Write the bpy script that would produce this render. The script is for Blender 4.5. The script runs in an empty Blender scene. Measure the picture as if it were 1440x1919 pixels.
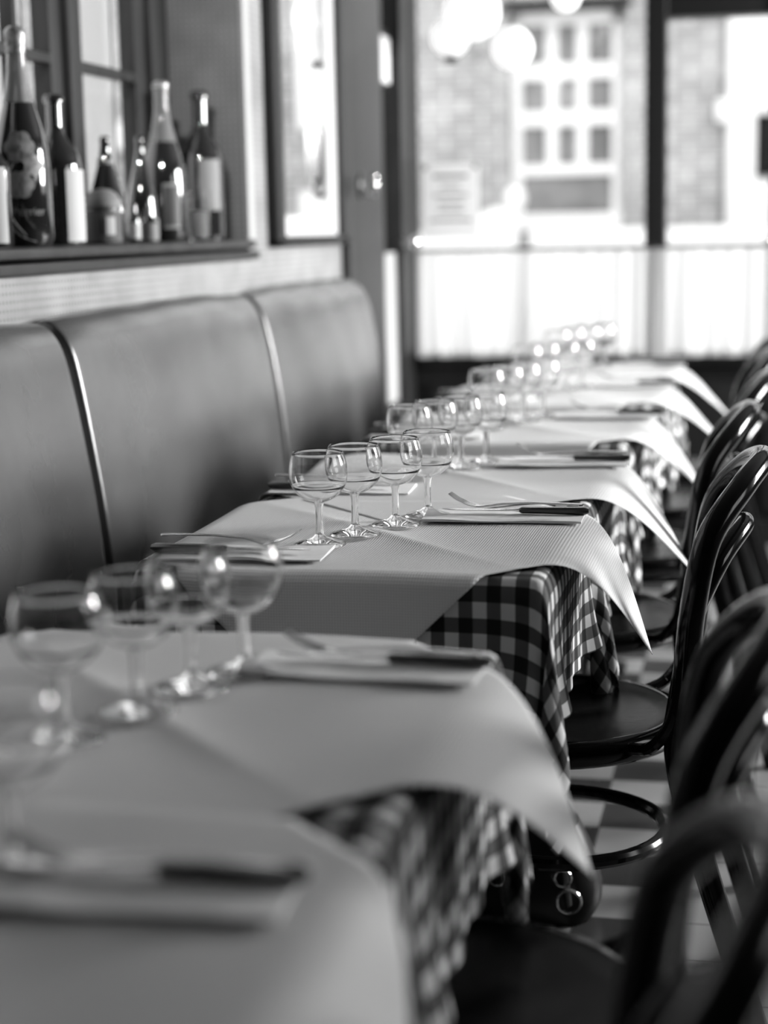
import bpy, bmesh, math, random
import numpy as np
from mathutils import Vector, Matrix
random.seed(4)
C = bpy.context.scene.collection
scene = bpy.context.scene
PI = math.pi

# ---------------------------------------------------------------- camera
def make_camera():
    f, vx, vy, roll = 3200.0, 1435.0, 415.0, 0.020
    F = np.array([vx-720, vy-959.5, f]); F /= np.linalg.norm(F)
    D = np.array([roll, 1, -(roll*F[0]+F[1])/F[2]]); D /= np.linalg.norm(D)
    U = -D
    X = np.cross(F, U)
    if X[0] < 0: X = -X
    R = np.stack([X, F, U])
    cd = bpy.data.cameras.new('camera'); co = bpy.data.objects.new('camera', cd); C.objects.link(co)
    m = Matrix.Identity(4)
    cols = [R[:, 0], -R[:, 1], -R[:, 2]]
    for j in range(3):
        for i in range(3): m[i][j] = cols[j][i]
    m[0][3], m[1][3], m[2][3] = 0, 0, 1.18
    co.matrix_world = m
    cd.sensor_fit = 'HORIZONTAL'; cd.sensor_width = 24.0; cd.lens = f/1440*24
    cd.clip_start = 0.05; cd.clip_end = 200
    cd.dof.use_dof = True; cd.dof.focus_distance = 2.45; cd.dof.aperture_fstop = 1.95
    scene.camera = co
make_camera()

# ---------------------------------------------------------------- light, exposure
WORLD = 2.0
w = bpy.data.worlds.new('sky'); scene.world = w; w.use_nodes = True
w.node_tree.nodes['Background'].inputs[0].default_value = (1, 1, 1, 1)
w.node_tree.nodes['Background'].inputs[1].default_value = WORLD
def area_light(name, loc, target, sx, sy, power):
    l = bpy.data.lights.new(name, 'AREA'); l.shape = 'RECTANGLE'; l.size = sx; l.size_y = sy; l.energy = power
    o = bpy.data.objects.new(name, l); C.objects.link(o); o.location = loc
    d = Vector(target)-Vector(loc); o.rotation_euler = d.to_track_quat('-Z', 'Y').to_euler()
    return o
# daylight standing in the two windows of the right wall
area_light('daylight_right_window_far', (3.7, 5.0, 1.95), (-0.4, 4.7, 0.8), 1.9, 1.5, 1000)
area_light('daylight_right_window_near', (2.95, 2.3, 1.85), (-0.5, 2.3, 0.7), 1.1, 1.0, 14)
sl = bpy.data.lights.new('sun', 'SUN'); sl.energy = 1.6; sl.angle = math.radians(6)
so = bpy.data.objects.new('sun', sl); C.objects.link(so)
so.rotation_euler = Vector((-0.35, 0.75, -0.75)).to_track_quat('-Z', 'Y').to_euler()
sp_ = bpy.data.lights.new('added_shelf_spot', 'SPOT'); sp_.energy = 190; sp_.spot_size = math.radians(17); sp_.spot_blend = 0.6; sp_.shadow_soft_size = 0.035  # added out-of-view spot, brightens the bottle recess and throws the bottle shadows
spo = bpy.data.objects.new('added_shelf_spot', sp_); C.objects.link(spo); spo.location = (-0.9, 1.2, 2.52)
spo.rotation_euler = (Vector((-1.42, 4.25, 1.50))-Vector(spo.location)).to_track_quat('-Z', 'Y').to_euler()
scene.view_settings.view_transform = 'Standard'
scene.view_settings.look = 'None'
scene.view_settings.gamma = 1.0
scene.view_settings.use_curve_mapping = False
scene.view_settings.exposure = 0.0
scene.cycles.use_denoising = True
scene.cycles.max_bounces = 14
scene.cycles.transmission_bounces = 12
scene.cycles.transparent_max_bounces = 16
scene.cycles.sample_clamp_indirect = 6.0

# ---------------------------------------------------------------- materials
def pmat(name, v, rough=0.5, metal=0.0, spec=0.5, coat=0.0, trans=0.0, ior=1.5):
    m = bpy.data.materials.new(name); m.use_nodes = True
    b = m.node_tree.nodes['Principled BSDF']
    b.inputs['Base Color'].default_value = (v, v, v, 1)
    b.inputs['Roughness'].default_value = rough
    b.inputs['Metallic'].default_value = metal
    b.inputs['Specular IOR Level'].default_value = spec
    b.inputs['Coat Weight'].default_value = coat
    b.inputs['Coat Roughness'].default_value = 0.08
    b.inputs['Transmission Weight'].default_value = trans
    b.inputs['IOR'].default_value = ior
    return m
def nt(m): return m.node_tree.nodes, m.node_tree.links, m.node_tree.nodes['Principled BSDF']
def ramp(N, stops):
    r = N.new('ShaderNodeValToRGB'); e = r.color_ramp.elements
    while len(e) < len(stops): e.new(0.5)
    for k, (p, v) in zip(e, stops): k.position = p; k.color = (v, v, v, 1)
    return r
def noise_color(m, lo, hi, scale=6, detail=4, coord='Object', stretch=(1, 1, 1), bump=0.0, dist=0.002):
    N, L, b = nt(m)
    tc = N.new('ShaderNodeTexCoord'); mp = N.new('ShaderNodeMapping'); mp.inputs['Scale'].default_value = stretch
    no = N.new('ShaderNodeTexNoise'); no.inputs['Scale'].default_value = scale; no.inputs['Detail'].default_value = detail
    r = ramp(N, [(0.3, lo), (0.7, hi)])
    L.new(tc.outputs[coord], mp.inputs[0]); L.new(mp.outputs[0], no.inputs[0]); L.new(no.outputs[0], r.inputs[0]); L.new(r.outputs[0], b.inputs['Base Color'])
    if bump:
        bp = N.new('ShaderNodeBump'); bp.inputs['Strength'].default_value = bump; bp.inputs['Distance'].default_value = dist
        L.new(no.outputs[0], bp.inputs['Height']); L.new(bp.outputs[0], b.inputs['Normal'])
    return m
def math_node(N, L, op, a, bb=None):
    n = N.new('ShaderNodeMath'); n.operation = op
    for i, v in enumerate((a, bb)):
        if v is None: continue
        if isinstance(v, (int, float)): n.inputs[i].default_value = v
        else: L.new(v, n.inputs[i])
    return n.outputs[0]

M = {}
M['leather'] = noise_color(pmat('leather', 0.05, 0.27, spec=0.9), 0.05, 0.078, 5, 5, bump=0.25, dist=0.004)
M['black_wood'] = noise_color(pmat('black_wood', 0.004, 0.12, spec=0.3), 0.003, 0.006, 12, 3, stretch=(1, 6, 6))
M['seat_wood'] = noise_color(pmat('seat_wood', 0.01, 0.24, spec=0.5), 0.004, 0.012, 30, 6, stretch=(1.2, 9, 1), bump=0.5, dist=0.0012)
M['dark_wood'] = noise_color(pmat('dark_wood', 0.02, 0.45, spec=.25), 0.010, 0.024, 6, 4, stretch=(4, 4, .6))
M['pilaster_wood'] = noise_color(pmat('pilaster_wood', 0.015, 0.45, spec=.25), 0.012, 0.02, 4, 3, stretch=(4, 4, .4))
M['black_paint'] = pmat('black_paint', 0.006, 0.5, spec=.25)
M['trim_paint'] = pmat('trim_paint', 0.35, 0.35)
M['white_paint'] = pmat('white_paint', 0.8, 0.5)
M['plaster'] = noise_color(pmat('plaster', 0.04, 0.8), 0.03, 0.05, 3)
M['ceiling'] = pmat('ceiling', 0.12, 0.9)
M['metal'] = pmat('metal', 0.75, 0.16, metal=1.0)
M['cast_iron'] = pmat('cast_iron', 0.02, 0.35, spec=0.6)
M['knife_handle'] = pmat('knife_handle', 0.03, 0.25, spec=0.6)
M['brass'] = pmat('brass', 0.65, 0.2, metal=1.0)
M['napkin'] = noise_color(pmat('napkin', 0.8, 0.8), 0.76, 0.84, 60, 2, bump=0.1, dist=0.0005)
M['clear_glass'] = pmat('clear_glass', 1.0, 0.0, trans=1.0, ior=1.5)
M['dark_glass'] = pmat('dark_glass', 0.012, 0.05, spec=0.9, coat=0.5)
M['grey_glass'] = pmat('grey_glass', 0.32, 0.08, trans=0.6, spec=0.8, ior=1.3)
M['foil'] = noise_color(pmat('foil', 0.25, 0.4, metal=0.6), 0.12, 0.4, 90, 2, bump=0.6, dist=0.002)
M['label_paper'] = pmat('label_paper', 0.42, 0.7)
M['label_dim'] = pmat('label_dim', 0.17, 0.7)
M['label_dark'] = pmat('label_dark', 0.035, 0.5)
M['petal_paint'] = noise_color(pmat('petal_paint', 0.3, 0.5), 0.10, 0.28, 60, 3)
M['mirror'] = pmat('mirror', 0.86, 0.01, metal=1.0)
M['bag_leather'] = pmat('bag_leather', 0.004, 0.4, spec=0.3)
M['pavement'] = noise_color(pmat('pavement', 0.6, 0.9), 0.5, 0.62, 1)
M['sash_glass'] = noise_color(pmat('sash_glass', 0.2, 0.12, spec=0.4), 0.08, 0.3, 1.7, 3)
M['globe'] = pmat('globe', 0.9, 0.3)
bgl = M['globe'].node_tree.nodes['Principled BSDF']
bgl.inputs['Emission Color'].default_value = (1, 1, 1, 1); bgl.inputs['Emission Strength'].default_value = 0.75

def make_pane():
    m = bpy.data.materials.new('window_glass'); m.use_nodes = True; N = m.node_tree.nodes; L = m.node_tree.links
    N.clear(); o = N.new('ShaderNodeOutputMaterial'); t = N.new('ShaderNodeBsdfTransparent'); t.inputs[0].default_value = (.96, .96, .96, 1)
    g = N.new('ShaderNodeBsdfGlossy'); g.inputs['Roughness'].default_value = 0.02
    x = N.new('ShaderNodeMixShader'); fr = N.new('ShaderNodeLayerWeight'); p5 = math_node(N, L, 'POWER', fr.outputs['Facing'], 5.0); fac = math_node(N, L, 'ADD', math_node(N, L, 'MULTIPLY', p5, 0.8), 0.04)
    L.new(fac, x.inputs[0]); L.new(t.outputs[0], x.inputs[1]); L.new(g.outputs[0], x.inputs[2]); L.new(x.outputs[0], o.inputs[0])
    return m
M['pane'] = make_pane()
def make_curtain():
    m = bpy.data.materials.new('sheer_curtain'); m.use_nodes = True; N = m.node_tree.nodes; L = m.node_tree.links
    N.clear(); o = N.new('ShaderNodeOutputMaterial'); t = N.new('ShaderNodeBsdfTranslucent'); t.inputs[0].default_value = (.92, .92, .92, 1)
    d = N.new('ShaderNodeBsdfDiffuse'); d.inputs[0].default_value = (.85, .85, .85, 1)
    tr = N.new('ShaderNodeBsdfTransparent')
    x = N.new('ShaderNodeMixShader'); x.inputs[0].default_value = 0.25
    y = N.new('ShaderNodeMixShader'); y.inputs[0].default_value = 0.30
    L.new(t.outputs[0], x.inputs[1]); L.new(d.outputs[0], x.inputs[2]); L.new(x.outputs[0], y.inputs[1]); L.new(tr.outputs[0], y.inputs[2]); L.new(y.outputs[0], o.inputs[0])
    return m
M['curtain'] = make_curtain()
def make_notice():
    m = bpy.data.materials.new('notice_paper'); m.use_nodes = True; N = m.node_tree.nodes; L = m.node_tree.links
    N.clear(); o = N.new('ShaderNodeOutputMaterial'); t = N.new('ShaderNodeBsdfTranslucent'); t.inputs[0].default_value = (.95, .95, .95, 1)
    d = N.new('ShaderNodeBsdfDiffuse'); d.inputs[0].default_value = (.8, .8, .8, 1)
    x = N.new('ShaderNodeMixShader'); x.inputs[0].default_value = 0.4
    L.new(t.outputs[0], x.inputs[1]); L.new(d.outputs[0], x.inputs[2]); L.new(x.outputs[0], o.inputs[0])
    return m
M['notice'] = make_notice()

def make_gingham():
    m = pmat('gingham', 0.5, 0.85, spec=0.2); N, L, b = nt(m)
    uv = N.new('ShaderNodeUVMap'); sp = N.new('ShaderNodeSeparateXYZ'); L.new(uv.outputs[0], sp.inputs[0])
    P = 0.036
    def band(o):
        a = math_node(N, L, 'MULTIPLY', o, 1/P); fr = math_node(N, L, 'FRACT', a)
        return math_node(N, L, 'GREATER_THAN', fr, 0.5)
    s = math_node(N, L, 'ADD', band(sp.outputs[0]), band(sp.outputs[1])); h = math_node(N, L, 'MULTIPLY', s, 0.5)
    r = ramp(N, [(0.0, 0.62), (0.25, 0.10), (0.75, 0.012)]); r.color_ramp.interpolation = 'CONSTANT'
    L.new(h, r.inputs[0])
    no = N.new('ShaderNodeTexNoise'); no.inputs['Scale'].default_value = 260; L.new(uv.outputs[0], no.inputs[0])
    bp = N.new('ShaderNodeBump'); bp.inputs['Strength'].default_value = 0.3; bp.inputs['Distance'].default_value = 0.0006
    L.new(no.outputs[0], bp.inputs['Height']); L.new(bp.outputs[0], b.inputs['Normal'])
    L.new(r.outputs[0], b.inputs['Base Color']); return m
M['gingham'] = make_gingham()
def make_paper():
    m = pmat('embossed_paper', 0.66, 0.62, spec=0.25); N, L, b = nt(m)
    uv = N.new('ShaderNodeUVMap'); sp = N.new('ShaderNodeSeparateXYZ'); L.new(uv.outputs[0], sp.inputs[0])
    def wv(o): return math_node(N, L, 'SINE', math_node(N, L, 'MULTIPLY', o, 2*PI/0.0052))
    pr = math_node(N, L, 'MULTIPLY', wv(sp.outputs[0]), wv(sp.outputs[1]))
    r = ramp(N, [(0.0, 0.56), (1.0, 0.70)])
    mr = N.new('ShaderNodeMapRange'); mr.inputs[1].default_value = -0.5; mr.inputs[2].default_value = 0.5; L.new(pr, mr.inputs[0]); L.new(mr.outputs[0], r.inputs[0])
    L.new(r.outputs[0], b.inputs['Base Color'])
    bp = N.new('ShaderNodeBump'); bp.inputs['Strength'].default_value = 0.6; bp.inputs['Distance'].default_value = 0.0005
    L.new(pr, bp.inputs['Height']); L.new(bp.outputs[0], b.inputs['Normal'])
    return m
M['paper'] = make_paper()
def make_tiles():
    m = pmat('floor_tiles', 0.3, 0.25, spec=0.5); N, L, b = nt(m)
    tc = N.new('ShaderNodeTexCoord'); sp = N.new('ShaderNodeSeparateXYZ'); L.new(tc.outputs['Object'], sp.inputs[0])
    S = 0.1500
    ax = math_node(N, L, 'MULTIPLY', math_node(N, L, 'ADD', sp.outputs[0], 0.303+S*20), 1/S)
    ay = math_node(N, L, 'MULTIPLY', math_node(N, L, 'ADD', sp.outputs[1], -2.804+S*40), 1/S)
    fx = math_node(N, L, 'FLOOR', ax); fy = math_node(N, L, 'FLOOR', ay)
    chk = math_node(N, L, 'MODULO', math_node(N, L, 'ADD', fx, fy), 2.0)
    left = math_node(N, L, 'LESS_THAN', fx, 20.5)
    dark = math_node(N, L, 'MULTIPLY', chk, left)
    gx = math_node(N, L, 'PINGPONG', ax, 0.5); gy = math_node(N, L, 'PINGPONG', ay, 0.5)
    g = math_node(N, L, 'LESS_THAN', math_node(N, L, 'MINIMUM', gx, gy), 0.014)
    no = N.new('ShaderNodeTexNoise'); no.inputs['Scale'].default_value = 4; L.new(tc.outputs['Object'], no.inputs[0])
    rl = ramp(N, [(0.3, 0.17), (0.7, 0.25)]); L.new(no.outputs[0], rl.inputs[0])
    rd = ramp(N, [(0.3, 0.025), (0.7, 0.04)]); L.new(no.outputs[0], rd.inputs[0])
    m1 = N.new('ShaderNodeMix'); m1.data_type = 'RGBA'; L.new(dark, m1.inputs[0]); L.new(rl.outputs[0], m1.inputs[6]); L.new(rd.outputs[0], m1.inputs[7])
    m2 = N.new('ShaderNodeMix'); m2.data_type = 'RGBA'; L.new(g, m2.inputs[0]); L.new(m1.outputs[2], m2.inputs[6]); m2.inputs[7].default_value = (.06, .06, .06, 1)
    L.new(m2.outputs[2], b.inputs['Base Color'])
    bp = N.new('ShaderNodeBump'); bp.invert = True; bp.inputs['Strength'].default_value = 0.6; bp.inputs['Distance'].default_value = 0.002
    L.new(g, bp.inputs['Height']); L.new(bp.outputs[0], b.inputs['Normal'])
    return m
M['tiles'] = make_tiles()
def make_brick():
    m = pmat('brick_wall', 0.5, 0.9); N, L, b = nt(m)
    tc = N.new('ShaderNodeTexCoord'); sp = N.new('ShaderNodeSeparateXYZ'); cb = N.new('ShaderNodeCombineXYZ')
    L.new(tc.outputs['Object'], sp.inputs[0]); L.new(sp.outputs[0], cb.inputs[0]); L.new(sp.outputs[2], cb.inputs[1])
    br = N.new('ShaderNodeTexBrick'); br.inputs['Scale'].default_value = 1; br.inputs['Brick Width'].default_value = 0.3; br.inputs['Row Height'].default_value = 0.1
    br.inputs['Mortar Size'].default_value = 0.012; br.inputs['Color1'].default_value = (.25, .25, .25, 1); br.inputs['Color2'].default_value = (.36, .36, .36, 1); br.inputs['Mortar'].default_value = (.6, .6, .6, 1)
    L.new(cb.outputs[0], br.inputs[0])
    no = N.new('ShaderNodeTexNoise'); no.inputs['Scale'].default_value = 1.6; no.inputs['Detail'].default_value = 3; L.new(cb.outputs[0], no.inputs[0])
    r = ramp(N, [(0.3, 0.7), (0.7, 1.15)]); L.new(no.outputs[0], r.inputs[0])
    mx = N.new('ShaderNodeMix'); mx.data_type = 'RGBA'; mx.blend_type = 'MULTIPLY'; mx.inputs[0].default_value = 1
    L.new(br.outputs[0], mx.inputs[6]); L.new(r.outputs[0], mx.inputs[7]); L.new(mx.outputs[2], b.inputs['Base Color']); return m
M['brick'] = make_brick()
def make_wallpaper():
    m = pmat('wallpaper', 0.45, 0.6); N, L, b = nt(m)
    tc = N.new('ShaderNodeTexCoord'); sp = N.new('ShaderNodeSeparateXYZ'); L.new(tc.outputs['Object'], sp.inputs[0])
    h = math_node(N, L, 'ADD', sp.outputs[0], sp.outputs[1])
    P = 0.03
    a = math_node(N, L, 'SINE', math_node(N, L, 'MULTIPLY', math_node(N, L, 'ADD', h, sp.outputs[2]), 2*PI/P))
    c = math_node(N, L, 'SINE', math_node(N, L, 'MULTIPLY', math_node(N, L, 'SUBTRACT', h, sp.outputs[2]), 2*PI/P))
    p = math_node(N, L, 'MULTIPLY', a, c)
    no = N.new('ShaderNodeTexNoise'); no.inputs['Scale'].default_value = 9; no.inputs['Detail'].default_value = 4; L.new(tc.outputs['Object'], no.inputs[0])
    q = math_node(N, L, 'ADD', math_node(N, L, 'MULTIPLY', math_node(N, L, 'GREATER_THAN', p, 0.62), -0.6), no.outputs[0])
    r = ramp(N, [(0.0, 0.09), (0.35, 0.19), (0.75, 0.27)]); L.new(q, r.inputs[0]); L.new(r.outputs[0], b.inputs['Base Color'])
    return m
M['wallpaper'] = make_wallpaper()

# ---------------------------------------------------------------- mesh helpers
class MB:
    def __init__(s): s.v = []; s.f = []; s.uv = None
    def add(s, vs, fs):
        k = len(s.v); s.v += [tuple(map(float, p)) for p in vs]; s.f += [tuple(i+k for i in f) for f in fs]; return s
    def box(s, x0, x1, y0, y1, z0, z1, bev=0.0):
        if bev <= 0:
            return s.add([(x, y, z) for x in (x0, x1) for y in (y0, y1) for z in (z0, z1)],
                         [(0, 1, 3, 2), (4, 6, 7, 5), (0, 4, 5, 1), (2, 3, 7, 6), (0, 2, 6, 4), (1, 5, 7, 3)])
        bm = bmesh.new(); bmesh.ops.create_cube(bm, size=1)
        for v in bm.verts: v.co = Vector(((x0+x1)/2+v.co.x*(x1-x0), (y0+y1)/2+v.co.y*(y1-y0), (z0+z1)/2+v.co.z*(z1-z0)))
        bmesh.ops.bevel(bm, geom=bm.edges[:], offset=bev, segments=3, profile=0.6, affect='EDGES', clamp_overlap=True)
        bm.verts.index_update()
        s.add([v.co for v in bm.verts], [[v.index for v in f.verts] for f in bm.faces]); bm.free(); return s
    def lathe(s, prof, n=40, c=(0, 0, 0), cap0=False, cap1=False):
        vs = []; m = len(prof)
        for r, z in prof:
            for k in range(n): a = 2*PI*k/n; vs.append((c[0]+r*math.cos(a), c[1]+r*math.sin(a), c[2]+z))
        fs = [(i*n+k, i*n+(k+1) % n, (i+1)*n+(k+1) % n, (i+1)*n+k) for i in range(m-1) for k in range(n)]
        if cap0: fs.append(tuple(range(n))[::-1])
        if cap1: fs.append(tuple((m-1)*n+k for k in range(n)))
        return s.add(vs, fs)
    def tube(s, pts, r, n=12, closed=False, flat=1.0):
        pts = [Vector(p) for p in pts]; m = len(pts)
        rs = r if isinstance(r, (list, tuple)) else [r]*m
        T = []
        for i in range(m):
            a = pts[(i-1) % m] if (closed or i > 0) else pts[i]; b = pts[(i+1) % m] if (closed or i < m-1) else pts[i]
            T.append((b-a).normalized())
        up = Vector((0, 0, 1)) if abs(T[0].z) < 0.9 else Vector((1, 0, 0))
        nrm = (up-T[0]*up.dot(T[0])).normalized(); vs = []
        for i in range(m):
            nrm = (nrm-T[i]*nrm.dot(T[i])).normalized(); bi = T[i].cross(nrm)
            for k in range(n):
                a = 2*PI*k/n; vs.append(pts[i]+(nrm*math.cos(a)*flat+bi*math.sin(a))*rs[i])
        fs = [(i*n+k, i*n+(k+1) % n, ((i+1) % m)*n+(k+1) % n, ((i+1) % m)*n+k) for i in range(m if closed else m-1) for k in range(n)]
        if not closed: fs += [tuple(range(n))[::-1], tuple((m-1)*n+k for k in range(n))]
        return s.add(vs, fs)
    def sphere(s, c, r, n=24, m=12, sc=(1, 1, 1)):
        prof = [(r*math.sin(PI*i/m)+1e-5, -r*math.cos(PI*i/m)) for i in range(m+1)]
        k = len(s.v); s.lathe(prof, n); 
        for i in range(k, len(s.v)):
            x, y, z = s.v[i]; s.v[i] = (c[0]+x*sc[0], c[1]+y*sc[1], c[2]+z*sc[2])
        return s
    def strip(s, pts, widths, th):
        """flat bar along pts (x,y,z), width along local side direction"""
        pts = [Vector(p) for p in pts]; vs = []
        for i, p in enumerate(pts):
            a = pts[max(i-1, 0)]; b = pts[min(i+1, len(pts)-1)]; t = (b-a).normalized()
            sd = t.cross(Vector((0, 0, 1))).normalized(); u = sd.cross(t)
            w_ = widths[i]/2; h = (th[i] if isinstance(th, (list, tuple)) else th)/2
            for q in ((-1, -.4), (-.6, -1), (.6, -1), (1, -.4), (1, .4), (.6, 1), (-.6, 1), (-1, .4)): vs.append(p+sd*w_*q[0]+u*h*q[1])
        m = len(pts)
        fs = [(i*8+k, i*8+(k+1) % 8, (i+1)*8+(k+1) % 8, (i+1)*8+k) for i in range(m-1) for k in range(8)]
        fs += [tuple(range(8))[::-1], tuple((m-1)*8+k for k in range(8))]
        return s.add(vs, fs)
    def build(s, name, mat, parent=None, smooth=True, angle=35, loc=None):
        me = bpy.data.meshes.new(name); me.from_pydata(s.v, [], s.f)
        me.materials.append(mat if not isinstance(mat, str) else M[mat])
        bm = bmesh.new(); bm.from_mesh(me); bmesh.ops.recalc_face_normals(bm, faces=bm.faces); bm.to_mesh(me); bm.free()
        if smooth:
            me.polygons.foreach_set('use_smooth', [True]*len(me.polygons)); me.set_sharp_from_angle(angle=math.radians(angle))
        o = bpy.data.objects.new(name, me); C.objects.link(o)
        if parent: o.parent = parent
        if loc: o.location = loc
        return o
def thing(name, label, cat, loc=(0, 0, 0), rz=0, group=None):
    o = bpy.data.objects.new(name, None); C.objects.link(o); o.location = loc; o.rotation_euler = (0, 0, rz)
    o.empty_display_size = 0.05
    return tag(o, label, cat, group)
def tag(o, label, cat, group=None):
    o['label'] = label; o['category'] = cat
    if group: o['group'] = group
    return o
def struct(o): o['kind'] = 'structure'; return o
def copy_tree(src, label=None, loc=None, rz=None):
    r = src.copy(); C.objects.link(r)
    if label: r['label'] = label
    if loc is not None: r.location = loc
    if rz is not None: r.rotation_euler = (0, 0, rz)
    for ch in list(src.children):
        c = ch.copy(); C.objects.link(c); c.parent = r
        for g in list(ch.children):
            d = g.copy(); C.objects.link(d); d.parent = c
    return r
def spline(pts, n=8, closed=False):
    P = [Vector(p) for p in pts]; m = len(P); out = []
    rng = range(m if closed else m-1)
    for i in rng:
        p0 = P[(i-1) % m] if closed or i > 0 else P[i]*2-P[i+1]; p1 = P[i]; p2 = P[(i+1) % m]
        p3 = P[(i+2) % m] if closed or i < m-2 else p2*2-p1
        for k in range(n):
            t = k/n; out.append(0.5*((2*p1)+(p2-p0)*t+(2*p0-5*p1+4*p2-p3)*t*t+(3*p1-p0-3*p2+p3)*t**3))
    if not closed: out.append(P[-1])
    return out
def grid_faces(n, m): return [(i*m+j, (i+1)*m+j, (i+1)*m+j+1, i*m+j+1) for i in range(n-1) for j in range(m-1)]

# ================================================================ ROOM
XL, YE, ZC = -1.30, 6.40, 2.75
XR, YB = 2.6, -2.6
struct(MB().box(XL-0.3, XR+0.3, YB-0.2, YE+0.12, -0.1, 0).build('floor', 'tiles', smooth=False))
ceil = struct(MB().box(XL-0.3, XR+0.3, YB-0.2, YE+0.12, ZC, ZC+0.1).build('ceiling', 'ceiling', smooth=False))
MB().lathe([(.045, .0), (.05, .0), (.05, .12), (.02, .14), (.012, ZC-2.6)], 20, (-0.9, 1.17, 2.6)).build('added_spot_housing', 'black_paint', ceil)  # unseen housing, made up to go with the added recess spot
# left wall with a recess for the window and a narrow opening near the corner
RY0, RY1, RZ0, RZ1 = 1.9, 4.25, 1.130, 2.35
wl = MB()
wl.box(XL-0.28, XL, YB, RY0, 0, ZC)
wl.box(XL-0.28, XL, RY0, RY1, 0, RZ0)
wl.box(XL-0.28, XL, RY0, RY1, RZ1, ZC)
wl.box(XL-0.28, XL, RY1, 5.865, 0, ZC)
wl.box(XL-0.28, XL, 5.865, YE, 0, 0.5)
wl.box(XL-0.28, XL, 5.865, YE, 2.4, ZC)
struct(wl.build('wall_left', 'wallpaper', smooth=False))
struct(MB().box(XL-0.3, XR+0.3, YB-0.15, YB, 0, ZC).build('wall_back', 'plaster', smooth=False))
wr = MB()
for y0, y1, z0, z1 in ((YB, 1.6, 0, ZC), (1.6, 3.0, 0, 1.2), (1.6, 3.0, 2.4, ZC), (3.0, 4.0, 0, ZC), (4.0, 6.0, 0, 0.9), (4.0, 6.0, 2.45, ZC), (6.0, YE, 0, ZC)):
    wr.box(XR, XR+0.15, y0, y1, z0, z1)
struct(wr.build('wall_right', 'plaster', smooth=False))
for k, (y0, y1, z0, z1) in enumerate(((1.6, 3.0, 1.2, 2.4), (4.0, 6.0, 0.9, 2.45))):
    o = bpy.data.objects.new('window_%d' % (4+k), None); C.objects.link(o); struct(o)
    fr = MB()
    for a, b_, c_, d_ in ((y0, y0+.06, z0, z1), (y1-.06, y1, z0, z1), (y0, y1, z0, z0+.06), (y0, y1, z1-.06, z1), ((y0+y1)/2-.025, (y0+y1)/2+.025, z0, z1)):
        fr.box(XR+.04, XR+.1, a, b_, c_, d_)
    fr.build('window_frame', 'dark_wood', o, smooth=False)
    MB().box(XR+.065, XR+.071, y0+.06, y1-.06, z0+.06, z1-.06).build('pane', 'pane', o, smooth=False)
# front (street) wall under and over the glazing
wf = MB()
wf.box(XL-0.3, XR+0.3, YE, YE+0.12, 0, 0.69)
wf.box(XL-0.3, XR+0.3, YE, YE+0.12, 2.45, ZC)
wf.box(XL-0.3, XL, YE+0.0, YE+0.12, 0.69, 2.45)
wf.box(XR-0.6, XR+0.3, YE, YE+0.12, 0.69, 2.45)
struct(wf.build('wall_front', 'black_paint', smooth=False))
# street window: big pane left, mullion, framed pane right
w1 = bpy.data.objects.new('window_1', None); C.objects.link(w1); struct(w1)
f1 = MB()
f1.box(XL-0.035, XL+0.012, YE-0.03, YE+0.09, 0.66, 2.45, .004)
f1.box(-0.430, -0.354, YE-0.03, YE+0.09, 0.66, 2.45, .006)
f1.box(0.013, 0.10, YE-0.03, YE+0.09, 0.66, 2.45, .006)
f1.box(-0.42, 0.02, YE-0.02, YE+0.09, 1.905, 2.04, .004)
f1.box(XL, XR-0.6, YE-0.03, YE+0.09, 0.66, 0.71, .004)
f1.box(1.0, 1.08, YE-0.03, YE+0.09, 0.66, 2.45, .004)
f1.build('window_frame', 'black_paint', w1)
MB().box(XL, XR-0.6, YE+0.02, YE+0.026, 0.7, 2.45).build('pane', 'pane', w1, smooth=False)
# panelled base below the street window
tr = MB(); 
for x0 in np.arange(XL+0.06, XR-0.7, 0.62): tr.box(x0, x0+0.54, YE-0.018, YE-0.001, 0.12, 0.6, .008)
struct(tr.build('trim_1', 'black_paint'))
struct(MB().box(XL, XR-0.6, YE-0.03, YE-0.001, 0.0, 0.09, .004).build('baseboard_front', 'black_paint'))
# narrow window in the left wall beside the corner
w3 = bpy.data.objects.new('window_3', None); C.objects.link(w3); struct(w3)
f3 = MB()
f3.box(XL-.1, XL+.002, 5.865, 5.875, .5, 2.4, .003); f3.box(XL-.1, XL+.004, 6.215, 6.395, .5, 2.4, .003)
f3.box(XL-.1, XL+.01, 5.875, 6.215, .5, .54); f3.box(XL-.1, XL+.01, 5.875, 6.215, 2.36, 2.4)
f3.build('window_frame', 'dark_wood', w3)
MB().box(XL-.06, XL-.055, 5.875, 6.215, .52, 2.38).build('pane', 'pane', w3, smooth=False)
# pilaster between mirror and narrow window
struct(MB().box(XL, XL+.014, 5.30, 5.85, 0, ZC, .006).box(XL, XL+.03, 5.27, 5.30, 0, ZC, .006).build('trim_2', 'pilaster_wood'))
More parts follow.
